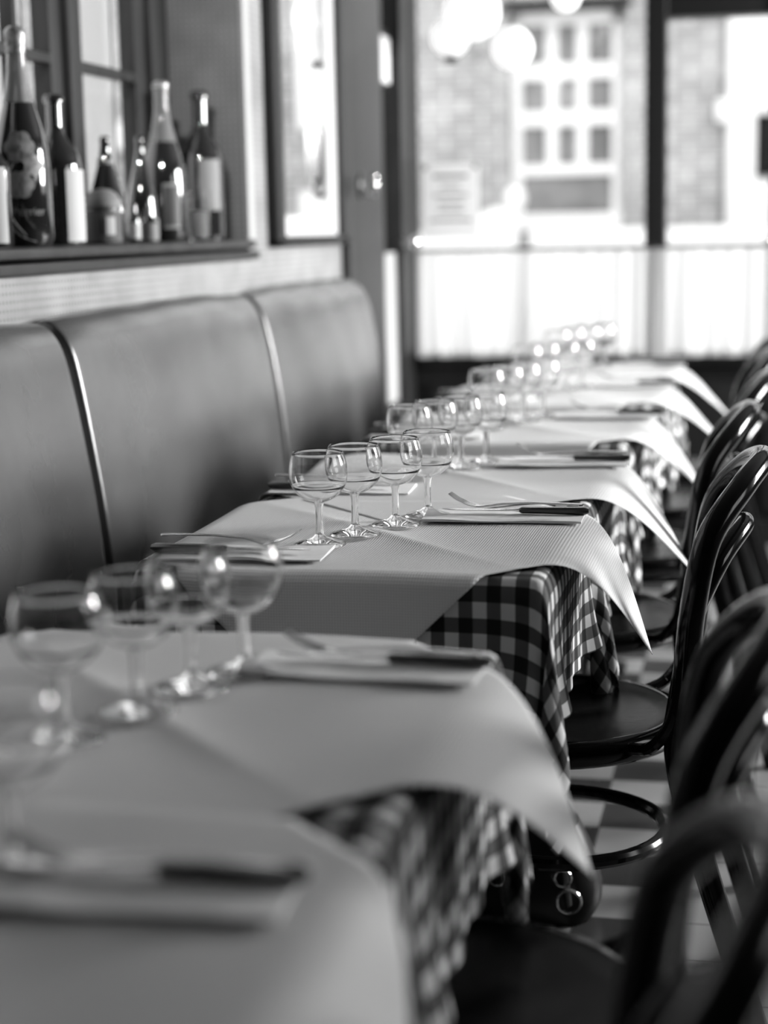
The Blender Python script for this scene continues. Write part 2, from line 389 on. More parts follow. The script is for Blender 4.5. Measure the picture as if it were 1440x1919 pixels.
# recess window
w2 = bpy.data.objects.new('window_2', None); C.objects.link(w2); struct(w2)
f2 = MB(); XW = -1.50
def bar(y0, y1, z0, z1, d=.03): f2.box(XW-d, XW+.012, y0, y1, z0, z1, .004)
bar(RY0, RY0+.06, RZ0, RZ1); bar(4.008, 4.245, RZ0, RZ1); bar(3.495, 3.673, RZ0, RZ1); bar(2.85, 3.0, RZ0, RZ1)
for (a, b_) in ((2.0, 2.85), (3.0, 3.5), (3.67, 4.01)):
    bar(a, b_, 1.54, 1.562, .02); bar(a, b_, RZ0, 1.175); bar(a, b_, 2.27, RZ1); bar(a, b_, 1.96, 1.985, .02)
bar(3.315, 3.335, 1.15, RZ1, .02)
f2.box(XW, XW+.03, 3.56, 3.61, RZ0, RZ1, .006); f2.box(XW, XW+.03, 4.08, 4.13, RZ0, RZ1, .006)
f2.build('window_frame', 'dark_wood', w2)
MB().box(XW-.02, XW-.016, RY0, RY1, RZ0, RZ1).build('pane', 'pane', w2, smooth=False)
ow = MB()
for y in (3.50, 4.02): ow.box(XW-.16, XW-.05, y-.014, y, 1.14, RZ1)
ow.build('outer_frame', 'white_paint', w2, smooth=False)
# sill: rounded nosing and moulding below
struct(MB().box(XL-.21, XL+.03, RY0, RY1+.0, 1.138, 1.1605, .008).build('trim_3', 'dark_wood'))
struct(MB().box(XL, XL+.02, RY0-.1, RY1+.06, 1.110, 1.133, .006).build('trim_4', 'pilaster_wood'))
struct(MB().box(XL, XL+.012, RY1+.0, RY1+.045, 1.133, RZ1+.05, .003).build('trim_5', 'trim_paint'))

# mirror in black frame
mt = thing('wall_mirror', 'tall black framed mirror on the wall beyond the bottles', 'mirror', (XL, 4.9, 1.138))
fm = MB(); y0, y1, z0, z1 = -.45, .35, 0, 1.15
fm.box(0, .035, y0, y0+.07, z0, z1, .01); fm.box(0, .035, y1-.075, y1, z0, z1, .01); fm.box(0, .035, y0, y1, z0, z0+.028, .01); fm.box(0, .035, y0, y1, z1-.05, z1, .01)
fm.build('frame', 'black_paint', mt)
fi = MB(); fi.box(.004, .014, y0+.07, y0+.12, z0+.028, z1-.05); fi.box(.004, .014, y1-.18, y1-.075, z0+.028, z1-.05); fi.box(.004, .014, y0+.12, y1-.18, z0+.028, z0+.085)
fi.build('pale_border', 'label_paper', mt, smooth=False)
MB().box(.004, .010, y0+.12, y1-.18, z0+.085, z1-.05).build('glass', 'mirror', mt, smooth=False)
# hook on pilaster
hk = thing('coat_hook', 'round dark coat hook on the wooden pilaster right of the mirror', 'hook', (XL+.05, 5.30, 1.315))
MB().sphere((0.012, 0, 0), .03, sc=(.45, 1, 1.4)).build('back_plate', 'cast_iron', hk)
MB().tube(spline([(.015, 0, -.02), (.05, 0, -.03), (.06, 0, .0), (.055, 0, .02)]), .008).sphere((.055, 0, .025), .012).build('peg', 'metal', hk)
# small white framed picture on the far jamb
pf = thing('picture_frame', 'small white notice in a dark frame beside the corner window', 'picture', (XL-.045, 6.09, 1.69))
MB().box(0, .012, -.115, .115, -.01, .19, .003).build('frame', 'black_paint', pf); MB().box(.012, .014, -.075, .095, .005, .165).build('sheet', 'white_paint', pf, smooth=False)

# ---------------------------------------------------------------- curtains
def curtain(name, x0, x1, y, z0, z1, label, n=260, axis='x'):
    rs = random.Random(7); ph = [(rs.uniform(20, 150), rs.uniform(0, 6), rs.uniform(.0015, .008)) for _ in range(9)]
    zz = np.linspace(z0, z1, 10); vs = []
    for i in range(n):
        u = x0+(x1-x0)*i/(n-1); d = sum(a*math.sin(k*u+p) for k, p, a in ph)
        for z in zz:
            dd = d*(0.5+0.5*(z1-z)/(z1-z0)); vs.append((u, y+dd, z) if axis == 'x' else (y+dd, u, z))
    mb = MB(); mb.add(vs, grid_faces(n, 10)); o = mb.build(name, 'curtain', angle=180)
    return tag(o, label, 'curtain')
curtain('cafe_curtain', XL+.03, -0.40, YE-.075, .70, 1.092, 'white sheer cafe curtain across the wide left pane')
curtain('cafe_curtain', -0.40, 1.6, YE-.075, .70, 1.092, 'white sheer cafe curtain behind the narrower right pane', 420)
curtain('cafe_curtain', 5.885, 6.205, XL-.03, .55, 1.095, 'short pale curtain in the narrow corner window', 60, 'y')
rod = thing('curtain_rod', 'dark thin rod carrying the white cafe curtains', 'curtain rod', (XL, YE-.075, 1.098))
MB().tube([(0.02, 0, 0), (2.95, 0, 0)], .007).build('pole', 'cast_iron', rod)
MB().sphere((1.315, 0, .012), .018).build('bracket', 'brass', rod)
rb = thing('curtain_rod', 'dark short rod with a brass ball end beside the corner', 'curtain rod', (XL+.03, 6.205, 1.129))
MB().tube([(0, -.18, 0), (0, .06, 0)], .012).build('pole', 'cast_iron', rb); MB().sphere((0.02, .0, 0), .027, sc=(.8, .8, 1.1)).build('finial', 'brass', rb)

# notice on the glass
nb = thing('paper_notice', 'pale printed sheet taped to the street window', 'notice', (-1.155, YE+.012, 1.142))
MB().box(-.107, .107, 0, .002, 0, .275).build('sheet', 'notice', nb, smooth=False)
for z, hw, h in ((.228, .065, .012), (.19, .038, .008), (.158, .066, .008), (.128, .048, .008), (.1, .05, .008), (.066, .08, .008)):
    MB().box(-hw, hw, -.0012, -.0004, z-h/2, z+h/2).build('printed_line', 'label_dim', nb, smooth=False)
for x in (-.105, .085): MB().box(x, x+.02, -.0015, -.0005, .255, .272).build('tape', 'label_dim', nb, smooth=False)

# globe lamps by the window
gl = [((-1.017, 1.915), .098, 'largest of the white globe lamps, top left of the window'),
      ((-1.055, 1.818), .066, 'white globe lamp with dark cap hanging just under the largest'),
      ((-.845, 1.774), .070, 'white globe lamp overlapping the left edge of the sash window'),
      ((-.664, 1.935), .05, 'small white globe lamp above the middle of the sash window')]
for k, ((x, z), r, lab) in enumerate(gl):
    t = thing('globe_lamp', lab, 'lamp', (x, 5.9 + (0.22 if k == 0 else 0), z if k else z+.012), 0, 'white globe lamps near the street window')
    MB().sphere((0, 0, 0), r, 32, 20).build('shade', 'globe', t)
    MB().tube([(0, 0, r-.004), (0, 0, ZC-z-.02)], .002, 6).build('cord', 'black_paint', t)
    if k == 1: MB().lathe([(.001, -.018), (.022, -.016), (.024, 0), (.02, .008)], 20, (0, 0, -r-.002)).build('cap', 'cast_iron', t)

# ================================================================ STREET
struct(MB().box(-16, 16, YE+.14, 26, -.2, -.12).build('trim_6', 'pavement', smooth=False))
bd = thing('brick_building', 'pale brick building with white sash windows across the street', 'building', (0, 14, 0))
bw = MB()
def hole_wall(mb, x0, x1, z0, z1, holes, y0, y1):
    xs = sorted({x0, x1, *[h[0] for h in holes], *[h[1] for h in holes]}); zs = sorted({z0, z1, *[h[2] for h in holes], *[h[3] for h in holes]})
    for i in range(len(xs)-1):
        for j in range(len(zs)-1):
            cx, cz = (xs[i]+xs[i+1])/2, (zs[j]+zs[j+1])/2
            if any(h[0] < cx < h[1] and h[2] < cz < h[3] for h in holes): continue
            mb.box(xs[i], xs[i+1], y0, y1, zs[j], zs[j+1])
hs = [(-2.04, -1.12, 1.14, 2.87), (-0.13, 1.0, 1.4, 2.02), (-4.9, -4.1, 1.3, 3.3), (-7.3, -6.5, 1.3, 3.4)]
hole_wall(bw, -11, 5, -.1, 3.5, hs, 0, .35)
bw.build('wall', 'brick', bd, smooth=False)
def sash(x0, x1, z0, z1, cols, rows, bottom, y=.10):
    o = MB(); t = .085
    o.box(x0, x0+t, y, y+.1, z0, z1, .01); o.box(x1-t, x1, y, y+.1, z0, z1, .01); o.box(x0, x1, y, y+.1, z1-t*1.1, z1, .01); o.box(x0, x1, y-.14, y+.1, z0, z0+.13, .01)
    zb = z0+.13; zm = zb+bottom
    if bottom: o.box(x0+t, x1-t, y+.02, y+.1, zm, zm+.085)
    zr0 = zm+.085 if bottom else zb; zr1 = z1-t*1.1
    for i in range(1, cols):
        xx = x0+t+(x1-x0-2*t)*i/cols; o.box(xx-.046, xx+.046, y+.03, y+.08, zr0, zr1)
    for j in range(1, rows):
        zz = zr0+(zr1-zr0)*j/rows; o.box(x0+t, x1-t, y+.02, y+.085, zz-.06, zz+.06)
    f = o.build('window', 'white_paint', bd); MB().box(x0+.02, x1-.02, y+.06, y+.07, z0, z1).build('pane', 'sash_glass', f, smooth=False)
sash(-2.03, -1.13, 1.145, 2.865, 3, 3, .31)
sash(-4.9, -4.1, 1.3, 3.3, 2, 4, 0)
sash(-7.3, -6.5, 1.3, 3.4, 2, 4, 0)
sash(-.13, 1.0, 1.4, 2.02, 1, 1, 0)
MB().box(-.305, -.08, -.12, .0, -.1, 6, .02).build('downpipe_casing', 'white_paint', bd)
MB().box(-.08, 1.2, -.10, .0, 2.0, 3.2, .02).box(-.08, 1.2, -.10, 0, .9, 1.50, .02).build('shop_front', 'white_paint', bd)
MB().box(-.10, 1.1, -.115, -.102, 1.53, 2.0).build('shop_window', 'dark_glass', bd, smooth=False)
MB().box(-9, -4.6, -.08, .0, 1.88, 2.12, .01).build('string_course', 'white_paint', bd)
MB().box(-.39, -.30, -.2, -.02, 1.95, 2.12, .02).build('wall_lamp', 'white_paint', bd)
MB().box(-2.1, -1.06, -.05, .02, 2.865, 2.95).build('lintel', 'dark_wood', bd)
lw = thing('garden_wall', 'low white wall in front of the brick building', 'wall', (0, 13.2, 0))
MB().box(-11, -1.88, 0, .2, -.12, 1.155, .03).box(-1.76, 5, 0, .2, -.12, 1.15, .03).build('wall', 'white_paint', lw)
on = thing('garden_ornament', 'rounded white ornament on the low wall outside, left of the sash window', 'ornament', (-2.0, 13.3, 1.12))
MB().sphere((-.03, 0, .08), .17, sc=(1.0, .7, .75)).build('body', 'white_paint', on); MB().sphere((.11, 0, .27), .1, sc=(.85, .8, 1)).build('head', 'white_paint', on)

# ================================================================ BANQUETTE
bq = thing('banquette', 'long dark leather banquette with padded back panels along the left wall', 'bench', (XL, 2.8, 0))
def panel(y0, y1, last=False):
    prof = [(.155, .42), (.15, .50), (.140, .62), (.128, .74), (.112, .86), (.098, .94), (.086, .99), (.072, 1.022), (.052, 1.043), (.032, 1.05), (.012, 1.048), (.003, 1.04)]
    prof = [Vector((p[0]+.012, 0, p[1]-.022)) for p in prof]; prof = spline(prof, 3); n = len(prof)
    N_ = []
    for i in range(n):
        t = (prof[min(i+1, n-1)]-prof[max(i-1, 0)]).normalized(); N_.append(Vector((t.z, 0, -t.x)))
    r = .008; ds = [0, .0012, .0025, .0045, .008, .015, .03, .055, .08]
    L_ = y1-y0; yl = [y0+d for d in ds]+[y0+.08+(L_-.16)*k/30 for k in range(1, 30)]+[y1-d for d in ds[::-1]]
    arc = [0.0]*n
    for i in range(n-2, -1, -1): arc[i] = arc[i+1]+(prof[i+1]-prof[i]).length
    def corner(s_, R_): return 0.0 if s_ >= R_ else R_-math.sqrt(max(R_*R_-(R_-s_)**2, 0))
    vs = []
    for y in yl:
        d = min(y-y0, y1-y)
        off = .07 if d < .001 else (0 if d >= r else r-math.sqrt(r*r-(r-d)**2))
        q = (y-y0)/L_; bulge = .012*math.sin(PI*q)**.6 if 0 < q < 1 else 0
        for i in range(n):
            wob = .0012*math.sin(9*y+12*prof[i].z)+.001*math.sin(23*y+prof[i].z*11)
            p = prof[i]-N_[i]*off+N_[i]*(bulge+wob)
            a_ = y0+.6*corner(arc[i], .06); b_ = y1-corner(arc[i], .13 if last else .07)
            vs.append(Vector((max(p.x, .001), a_+(b_-a_)*q, p.z)))
    m = MB(); m.add(vs, grid_faces(len(yl), n)); return m
for (a, b_) in ((-.8, .42), (.42, 1.62), (1.62, 2.83), (2.83, 4.035), (4.035, 5.20)):
    o = panel(a-2.8+.03, b_-2.8, a > 4).build('back_panel', 'leather', bq, angle=180)
MB().box(.0, .06, -3.6, 2.46, .05, .98).box(0, .50, -3.6, 2.46, 0, .34).build('base', 'dark_wood', bq, smooth=False)
for (a, b_) in ((-.8, .42), (.42, 1.62), (1.62, 2.83), (2.83, 4.035), (4.035, 5.20)):
    MB().box(.06, .50, a-2.8+.003, b_-2.8-.003, .34, .455, .025).build('seat_cushion', 'leather', bq)

# ================================================================ TABLES
CX, HX, HY, TZ = -0.538, 0.268, 0.277, 0.738
GAP = .0
tabs = [dict(cy=.885, near='hang', far='hang'), dict(cy=1.450, near='hang', far='hang'),
        dict(cy=2.370, near='hang', far='flat'), dict(cy=2.940, near='flat', far='hang'),
        dict(cy=3.700, near='hang', far='hang'), dict(cy=4.450, near='hang', far='hang'), dict(cy=5.120, near='hang', far='hang')]
names = ['nearest table, half out of frame', 'blurred table, second from the camera', 'table in sharp focus, third from the camera', 'fourth table, pushed against the sharp one',
         'fifth table from the camera', 'sixth table from the camera', 'farthest table, below the street window']
short = ['nearest', 'second nearest', 'sharply focused third', 'fourth', 'fifth', 'sixth', 'farthest seventh']
def table_proto():
    t = thing('bistro_table', 'x', 'table', (CX, 0, 0), 0, 'bistro tables along the banquette')
    MB().box(-HX, HX, -HY, HY, TZ-.028, TZ, .008).build('tabletop', 'dark_wood', t)
    MB().lathe([(.05, .03), (.03, .05), (.022, .1), (.022, .66), (.03, .70), (.09, .7095)], 24).build('column', 'cast_iron', t)
    for k in range(4):
        a = k*PI/2; c, s = math.cos(a), math.sin(a)
        MB().tube(spline([(c*.02, s*.02, .07), (c*.09, s*.09, .06), (c*.17, s*.17, .02), (c*.195, s*.195, .012)]), [.02]*24+[.012]).build('foot', 'cast_iron', t)
    return t
tp_ = table_proto()
for k, d in enumerate(tabs):
    t = tp_ if k == 0 else copy_tree(tp_)
    t.location = (CX, d['cy'], 0)
    t['label'] = ['bistro table nearest the camera, under the blurred foreground cloth', 'bistro table second from the camera, behind the nearest one', 'bistro table under the sharply focused gingham cloth',
                  'bistro table pushed against the far side of the focused one', 'fifth bistro table from the camera', 'sixth bistro table from the camera', 'farthest bistro table, below the street window curtain'][k]

def drape(seed, gap_near=None, gap_far=None, a=.185, n=60):
    rs = np.random.RandomState(seed); hx, hy = HX+.004, HY+.004
    U = np.linspace(-(hx+a), hx+a, n); V = np.linspace(-(hy+a), hy+a, n)
    uu, vv = np.meshgrid(U, V, indexing='ij')
    P = np.stack([uu, vv, np.zeros_like(uu)], -1); R0 = P.copy()
    pin = (np.abs(uu) <= hx+.002) & (np.abs(vv) <= hy+.002)
    P[..., 2] -= 0.3*np.clip(np.maximum(np.abs(uu)-hx, np.abs(vv)-hy), 0, 1)
    P += rs.normal(0, .0008, P.shape)*(~pin)[..., None]
    prev = P.copy()
    cons = []
    for (di, dj, st) in ((1, 0, 1.0), (0, 1, 1.0), (1, 1, .35), (1, -1, .35), (2, 0, .3), (0, 2, .3), (4, 0, .12), (0, 4, .12)):
        i0 = slice(0, n-di); i1 = slice(di, n)
        if dj >= 0: j0 = slice(0, n-dj); j1 = slice(dj, n)
        else: j0 = slice(-dj, n); j1 = slice(0, n+dj)
        rest = np.linalg.norm(R0[i1, j1]-R0[i0, j0], axis=-1)
        cons.append((i0, i1, j0, j1, rest, st))
    wgt = np.where(pin, 0., 1.)
    lx, ly = (-.012, 0.0), 0
    g = np.array([0, 0, -9.8])*(1/70.)**2
    for it in range(280):
        vel = (P-prev)*(.97 if it < 200 else .90); prev = P.copy()
        P = P+vel*wgt[..., None]+g*wgt[..., None]
        for _ in range(8):
            for (i0, i1, j0, j1, rest, st) in cons:
                A = P[i0, j0]; B = P[i1, j1]; dlt = B-A; ln = np.linalg.norm(dlt, axis=-1)+1e-9
                wa = wgt[i0, j0]; wb = wgt[i1, j1]; ws = wa+wb+1e-9
                cc = (dlt*((ln-rest)/ln*st*.9/ws)[..., None])
                # jacobi in two parity halves
                par = np.add.outer(np.arange(A.shape[0]), np.arange(A.shape[1])) % 2
                corr = cc*.55
                P[i0, j0] += corr*wa[..., None]; P[i1, j1] -= corr*wb[..., None]
            # collide with table box (rounded sides)
            x, y, z = P[..., 0], P[..., 1], P[..., 2]
            ox = hx+.006-np.abs(x); oy = hy+.006-np.abs(y)
            ins = (ox > 0) & (oy > 0) & (z < -.004) & (~pin)
            mx = ins & (ox < oy); my = ins & ~(ox < oy)
            P[..., 0] = np.where(mx, np.sign(x)*(hx+.006), x); P[..., 1] = np.where(my, np.sign(y)*(hy+.006), y)
            if gap_near is not None: P[..., 1] = np.where(pin, P[..., 1], np.maximum(P[..., 1], -hy-gap_near))
            if gap_far is not None: P[..., 1] = np.where(pin, P[..., 1], np.minimum(P[..., 1], hy+gap_far))
            # held against the side where the paper hangs over it
            lim = (np.abs(P[..., 0]) < .17) & (P[..., 2] > -.16)
            P[..., 1] = np.where(lim & ~pin, np.clip(P[..., 1], -hy-.016, hy+.016), P[..., 1])
    return uu, vv, P
def cloth_obj(data, k):
    uu, vv, P = data; n = uu.shape[0]
    mb = MB(); Q = P.copy(); Q[..., 2] += .0035
    mb.add(Q.reshape(-1, 3).tolist(), grid_faces(n, n)); o = mb.build('tablecloth', 'gingham', angle=180, loc=(CX, tabs[k]['cy'], TZ))
    me = o.data; uvl = me.uv_layers.new(name='UVMap'); flat = np.stack([uu.ravel(), vv.ravel()], -1)
    li = np.zeros(len(me.loops), dtype=np.int32); me.loops.foreach_get('vertex_index', li)
    uvl.data.foreach_set('uv', (flat[li]+.5).ravel().astype(np.float32))
    s = o.modifiers.new('thickness', 'SOLIDIFY'); s.thickness = .0012; s.offset = -1
    sb = o.modifiers.new('smooth', 'SUBSURF'); sb.levels = 1; sb.render_levels = 1
    return o
tight = .010
D_near = drape(3, None, .012); D_far = drape(5, .012, None); D_free = drape(11); D_free2 = drape(19)
clab = ['gingham tablecloth on the nearest table, very blurred at the bottom', 'gingham tablecloth almost hidden by paper on the second table, blurred', 'dark and light gingham tablecloth in sharp focus with a long hanging corner',
        'gingham tablecloth with a brightly lit side, just beyond the focused one', 'gingham tablecloth on the fifth table, dark checks behind the lit side', 'gingham tablecloth on the sixth table, soft small checks', 'gingham tablecloth on the farthest table by the window']
base = {}
for k, dk in enumerate(['n', 'f', 'n', 'f', 'a', 'b', 'a']):
    if dk in base:
        o = base[dk].copy(); C.objects.link(o); o.location = (CX, tabs[k]['cy'], TZ)
    else:
        o = cloth_obj(dict(n=D_near, f=D_far, a=D_free, b=D_free2)[dk], k); base[dk] = o
    tag(o, clab[k], 'tablecloth', 'gingham tablecloths')

def paper_obj(k, near, far, seed, h=.345, ang=0.0, th_r=72, lr=.045, shift=(.0, .0)):
    n = 90; rs = np.random.RandomState(seed)
    A = np.linspace(-h, h, n); aa, bb = np.meshgrid(A, A, indexing='ij')
    r2 = 1/math.sqrt(2); u0 = (aa+bb)*r2; v0 = (aa-bb)*r2
    ca, sa = math.cos(ang), math.sin(ang)
    u = u0*ca-v0*sa+shift[0]; v = u0*sa+v0*ca+shift[1]
    ex, ey = HX+.006, HY+.006
    X = u.copy(); Y = v.copy(); Z = np.full_like(u, .006)
    ph = rs.uniform(0, 6, 6)
    Z += .0022*(1+np.sin(7*u+ph[0])*np.sin(8*v+ph[1]))+.001*(1+np.sin(17*u+ph[2]+9*v))
    Z += .008*np.exp(-(np.abs(aa)/.03))*np.clip(1-np.abs(bb)/h, 0.2, 1)
    def bend(s, thmax, l, n_=60):
        tt = np.linspace(0, 1, n_); S = s[..., None]*tt; th = thmax*(1-np.exp(-S/l))
        dS = S[..., 1:]-S[..., :-1]; tm = (th[..., 1:]+th[..., :-1])/2
        return (np.cos(tm)*dS).sum(-1), (np.sin(tm)*dS).sum(-1)
    # right / left
    for sgn, thm, l in ((1, math.radians(th_r), lr), (-1, math.radians(80), .03)):
        s = np.clip(sgn*u-ex+.012, 0, None); m_ = s > 0
        out, dn = bend(s, thm, l)
        X = np.where(m_, sgn*(ex-.012+out+.006*np.clip(s/.02, 0, 1)), X); Z = np.where(m_, Z-dn, Z)
    for sgn, mode in ((-1, near), (1, far)):
        s = np.clip(sgn*v-ey+.002, 0, None); m_ = s > 0
        if mode == 'hang':
            out, dn = bend(s, math.radians(89), .004)
            Y = np.where(m_, sgn*(ey-.002+out+.019*np.clip(s/.012, 0, 1)), Y); Z = np.where(m_, Z-dn, Z)
        else:
            Z = np.where(m_, Z+.0035*np.clip(s/.03, 0, 1)*(1 if sgn < 0 else .2), Z)
    mb = MB(); mb.add(np.stack([X, Y, Z], -1).reshape(-1, 3).tolist(), grid_faces(n, n)); o = mb.build('paper_cover', 'paper', angle=180, loc=(CX, tabs[k]['cy'], TZ))
    me = o.data; uvl = me.uv_layers.new(name='UVMap'); flat = np.stack([aa.ravel(), bb.ravel()], -1)
    li = np.zeros(len(me.loops), dtype=np.int32); me.loops.foreach_get('vertex_index', li); uvl.data.foreach_set('uv', (flat[li]+.5).ravel().astype(np.float32))
    s = o.modifiers.new('thickness', 'SOLIDIFY'); s.thickness = .0005; s.offset = 1
    return o
plab = ['white paper cover on the nearest table, filling the bottom left', 'white paper cover on the second table, its blurred corner pointing down over the gingham', 'embossed white paper cover in sharp focus, corner hanging beside the black chair',
        'embossed white paper cover on the fourth table, long corner pointing down', 'white paper cover on the fifth table, softly blurred', 'white paper cover on the sixth table, bright and blurred', 'white paper cover on the farthest table, nearly blown out']
for k, d in enumerate(tabs):
    o = paper_obj(k, d['near'], d['far'], 30+k, ang=[.02, -.01, .0, -.015, .03, -.03, .02][k], shift=([.0, -.028, -.008, .003, .008, .008, .005][k], 0), th_r=[78, 66, 67, 56, 57, 47, 48][k], lr=[.03, .06, .045, .045, .05, .05, .05][k])
    tag(o, plab[k], 'paper table cover', 'paper covers laid diagonally over the gingham')

# ---------------------------------------------------------------- tableware
def cutlery_z(k): return TZ+.0125
def napkin_mesh():
    m = MB(); n1, n2 = 30, 12; vs = []
    for lay in range(2):
        for i in range(n1):
            for j in range(n2):
                x = -.118+.236*i/(n1-1); y = -.05+.1*j/(n2-1)
                vs.append((x, y+.001*math.sin(60*x), .0005+lay*(.003+.0012*math.sin(35*x+lay*2)*math.sin(40*y))))
    F = grid_faces(n1, n2); N2 = n1*n2
    fs = [f[::-1] for f in F]+[tuple(i+N2 for i in f) for f in F]
    ring = [i*n2 for i in range(n1)]+[(n1-1)*n2+j for j in range(1, n2)]+[i*n2+n2-1 for i in range(n1-2, -1, -1)]+[j for j in range(n2-2, 0, -1)]
    for a, b_ in zip(ring, ring[1:]+ring[:1]): fs.append((a, b_, b_+N2, a+N2))
    m.add(vs, fs); return m
def make_knife():
    t = thing('table_knife', 'x', 'knife')
    MB().strip([(.0, 0, 0), (.004, 0, 0), (.05, 0, 0), (.098, 0, 0), (.104, 0, 0)], [.008, .014, .017, .019, .012], [.005, .009, .010, .011, .007]).build('handle', 'knife_handle', t)
    MB().strip([(0.002, 0, 0), (-.01, 0, 0), (-.03, 0, 0), (-.08, 0, 0), (-.105, .002, 0), (-.117, .005, 0)], [.008, .011, .017, .019, .014, .003], [.005, .003, .0022, .002, .0015, .001]).build('blade', 'metal', t)
    return t
def make_fork():
    t = thing('table_fork', 'x', 'fork')
    hp = [(.10, 0, .006), (.096, 0, .006), (.06, 0, .007), (.02, 0, .007), (-.02, 0, .0045), (-.04, 0, .0015), (-.055, 0, .0), (-.062, 0, .0005)]
    MB().strip(hp, [.008, .015, .012, .008, .006, .010, .02, .023], .0028).build('handle', 'metal', t)
    for j in range(4):
        y = (j-1.5)*.0062
        MB().strip([(-.060, y, .0004), (-.075, y, .004), (-.09, y*.98, .011), (-.102, y*.95, .019)], [.0042, .0032, .0026, .0012], .0018).build('tine', 'metal', t)
    return t
nap0 = None; kn0 = None; fk0 = None
def place_setting(k, ox, oy, rz, what):
    global nap0, kn0, fk0
    x, y = CX+ox, tabs[k]['cy']+oy
    if nap0 is None:
        nap0 = napkin_mesh().build('paper_napkin', 'napkin', angle=50); nap = nap0; kn = kn0 = make_knife(); fk = fk0 = make_fork()
    else:
        nap = nap0.copy(); C.objects.link(nap); kn = copy_tree(kn0); fk = copy_tree(fk0)
    z = TZ+.0125
    nap.location = (x-.012*math.cos(rz), y-.012*math.sin(rz), z); nap.rotation_euler = (0, 0, rz+.02)
    tag(nap, 'folded white paper napkin under the cutlery on the '+what, 'napkin', 'paper napkins')
    c, s = math.cos(rz), math.sin(rz)
    def off(a, b_): return (x+a*c-b_*s, y+a*s+b_*c)
    p = off(.008, .012); kn.location = (*p, z+.0095); kn.rotation_euler = (0, 0, rz+.03); tag(kn, 'dark-handled knife on the '+what, 'knife', 'table knives')
    p = off(.006, -.004); fk.location = (*p, z+.0165); fk.rotation_euler = (0, -.0, rz-.07); tag(fk, 'steel fork beside the knife on the '+what, 'fork', 'table forks')
sett = ['%s table, chair side' % s for s in short]; setb = ['%s table, banquette side' % s for s in short]
jit = [(.138, .135), (.170, .150), (.176, .13), (.193, .155), (.206, .185), (.20, .19), (.2, .16)]
for k in range(7):
    place_setting(k, jit[k][0], jit[k][1], [.02, -.05, .0, .02, .02, 0, 0][k], sett[k])
    place_setting(k, -.158, -.195, PI+[0, .03, .02, .03, 0, 0, 0][k], setb[k])

# wine glass: bowl, stem and foot are the three stretches of one blown surface
def make_glass():
    t = thing('wine_glass', 'x', 'glass')
    R = .0408
    foot = [(.0005, .0), (.033, .0), (.0362, .0008), (.0365, .0022), (.032, .0042), (.020, .0078), (.010, .012), (.0058, .0165)]
    stem = [(.0058, .0165), (.0052, .028), (.0050, .042), (.0052, .054), (.0070, .0625)]
    outb = [(.0070, .0625)]; zc = .104
    for a in np.linspace(-76, 30, 30):
        ar = math.radians(a); outb.append((R*math.cos(ar), zc+(.0415 if a < 0 else .062)*math.sin(ar)))
    top = outb[-1]; outb.append((top[0]-.0008, top[1]+.0010))
    inn = [(p[0]-.0013 if p[0] > .012 else p[0]*.8, p[1]+(.0018 if p[1] < zc-.018 else 0)) for p in outb[1:-1]][::-1]
    inn = inn+[(.006, inn[-1][1]-.0008), (.0004, inn[-1][1]-.0012)]
    MB().lathe(outb+inn, 48).build('bowl', 'clear_glass', t, angle=180)
    MB().lathe(stem, 32).build('stem', 'clear_glass', t, angle=180)
    MB().lathe(foot, 48).build('foot', 'clear_glass', t, angle=180)
    return t
g0 = None
goff = [(-.048, -.115), (-.014, -.035), (.028, .045), (.062, .125)]
rows = {0: [(-.05, -.095), (-.02, -.015), (.01, .065), (.042, .145)],
        1: [(-.048, -.119), (-.013, -.030), (.009, .056), (.042, .121)],
        2: [(-.057, -.121), (-.026, -.039), (.015, .045), (.047, .129)],
        3: [(-.055, -.074), (-.025, .007), (.008, .077), (.042, .150)],
        4: [(-.040, -.080), (-.009, -.003), (.018, .072), (.050, .158)],
        5: goff, 6: goff}
order = ['closest to the banquette', 'second from the banquette', 'third from the banquette', 'closest to the chair side']
for k in range(7):
    for j, (ox, oy) in enumerate(rows[k]):
        if g0 is None: g0 = make_glass(); g = g0
        else: g = copy_tree(g0)
        g.scale = (1, 1, .955); g.location = (CX+ox, tabs[k]['cy']+oy, TZ+.0125); g.rotation_euler = (0, 0, .7*j+k)
        tag(g, 'small round wine glass on the %s table, %s' % (short[k], order[j]), 'wine glass', 'wine glasses in diagonal rows')

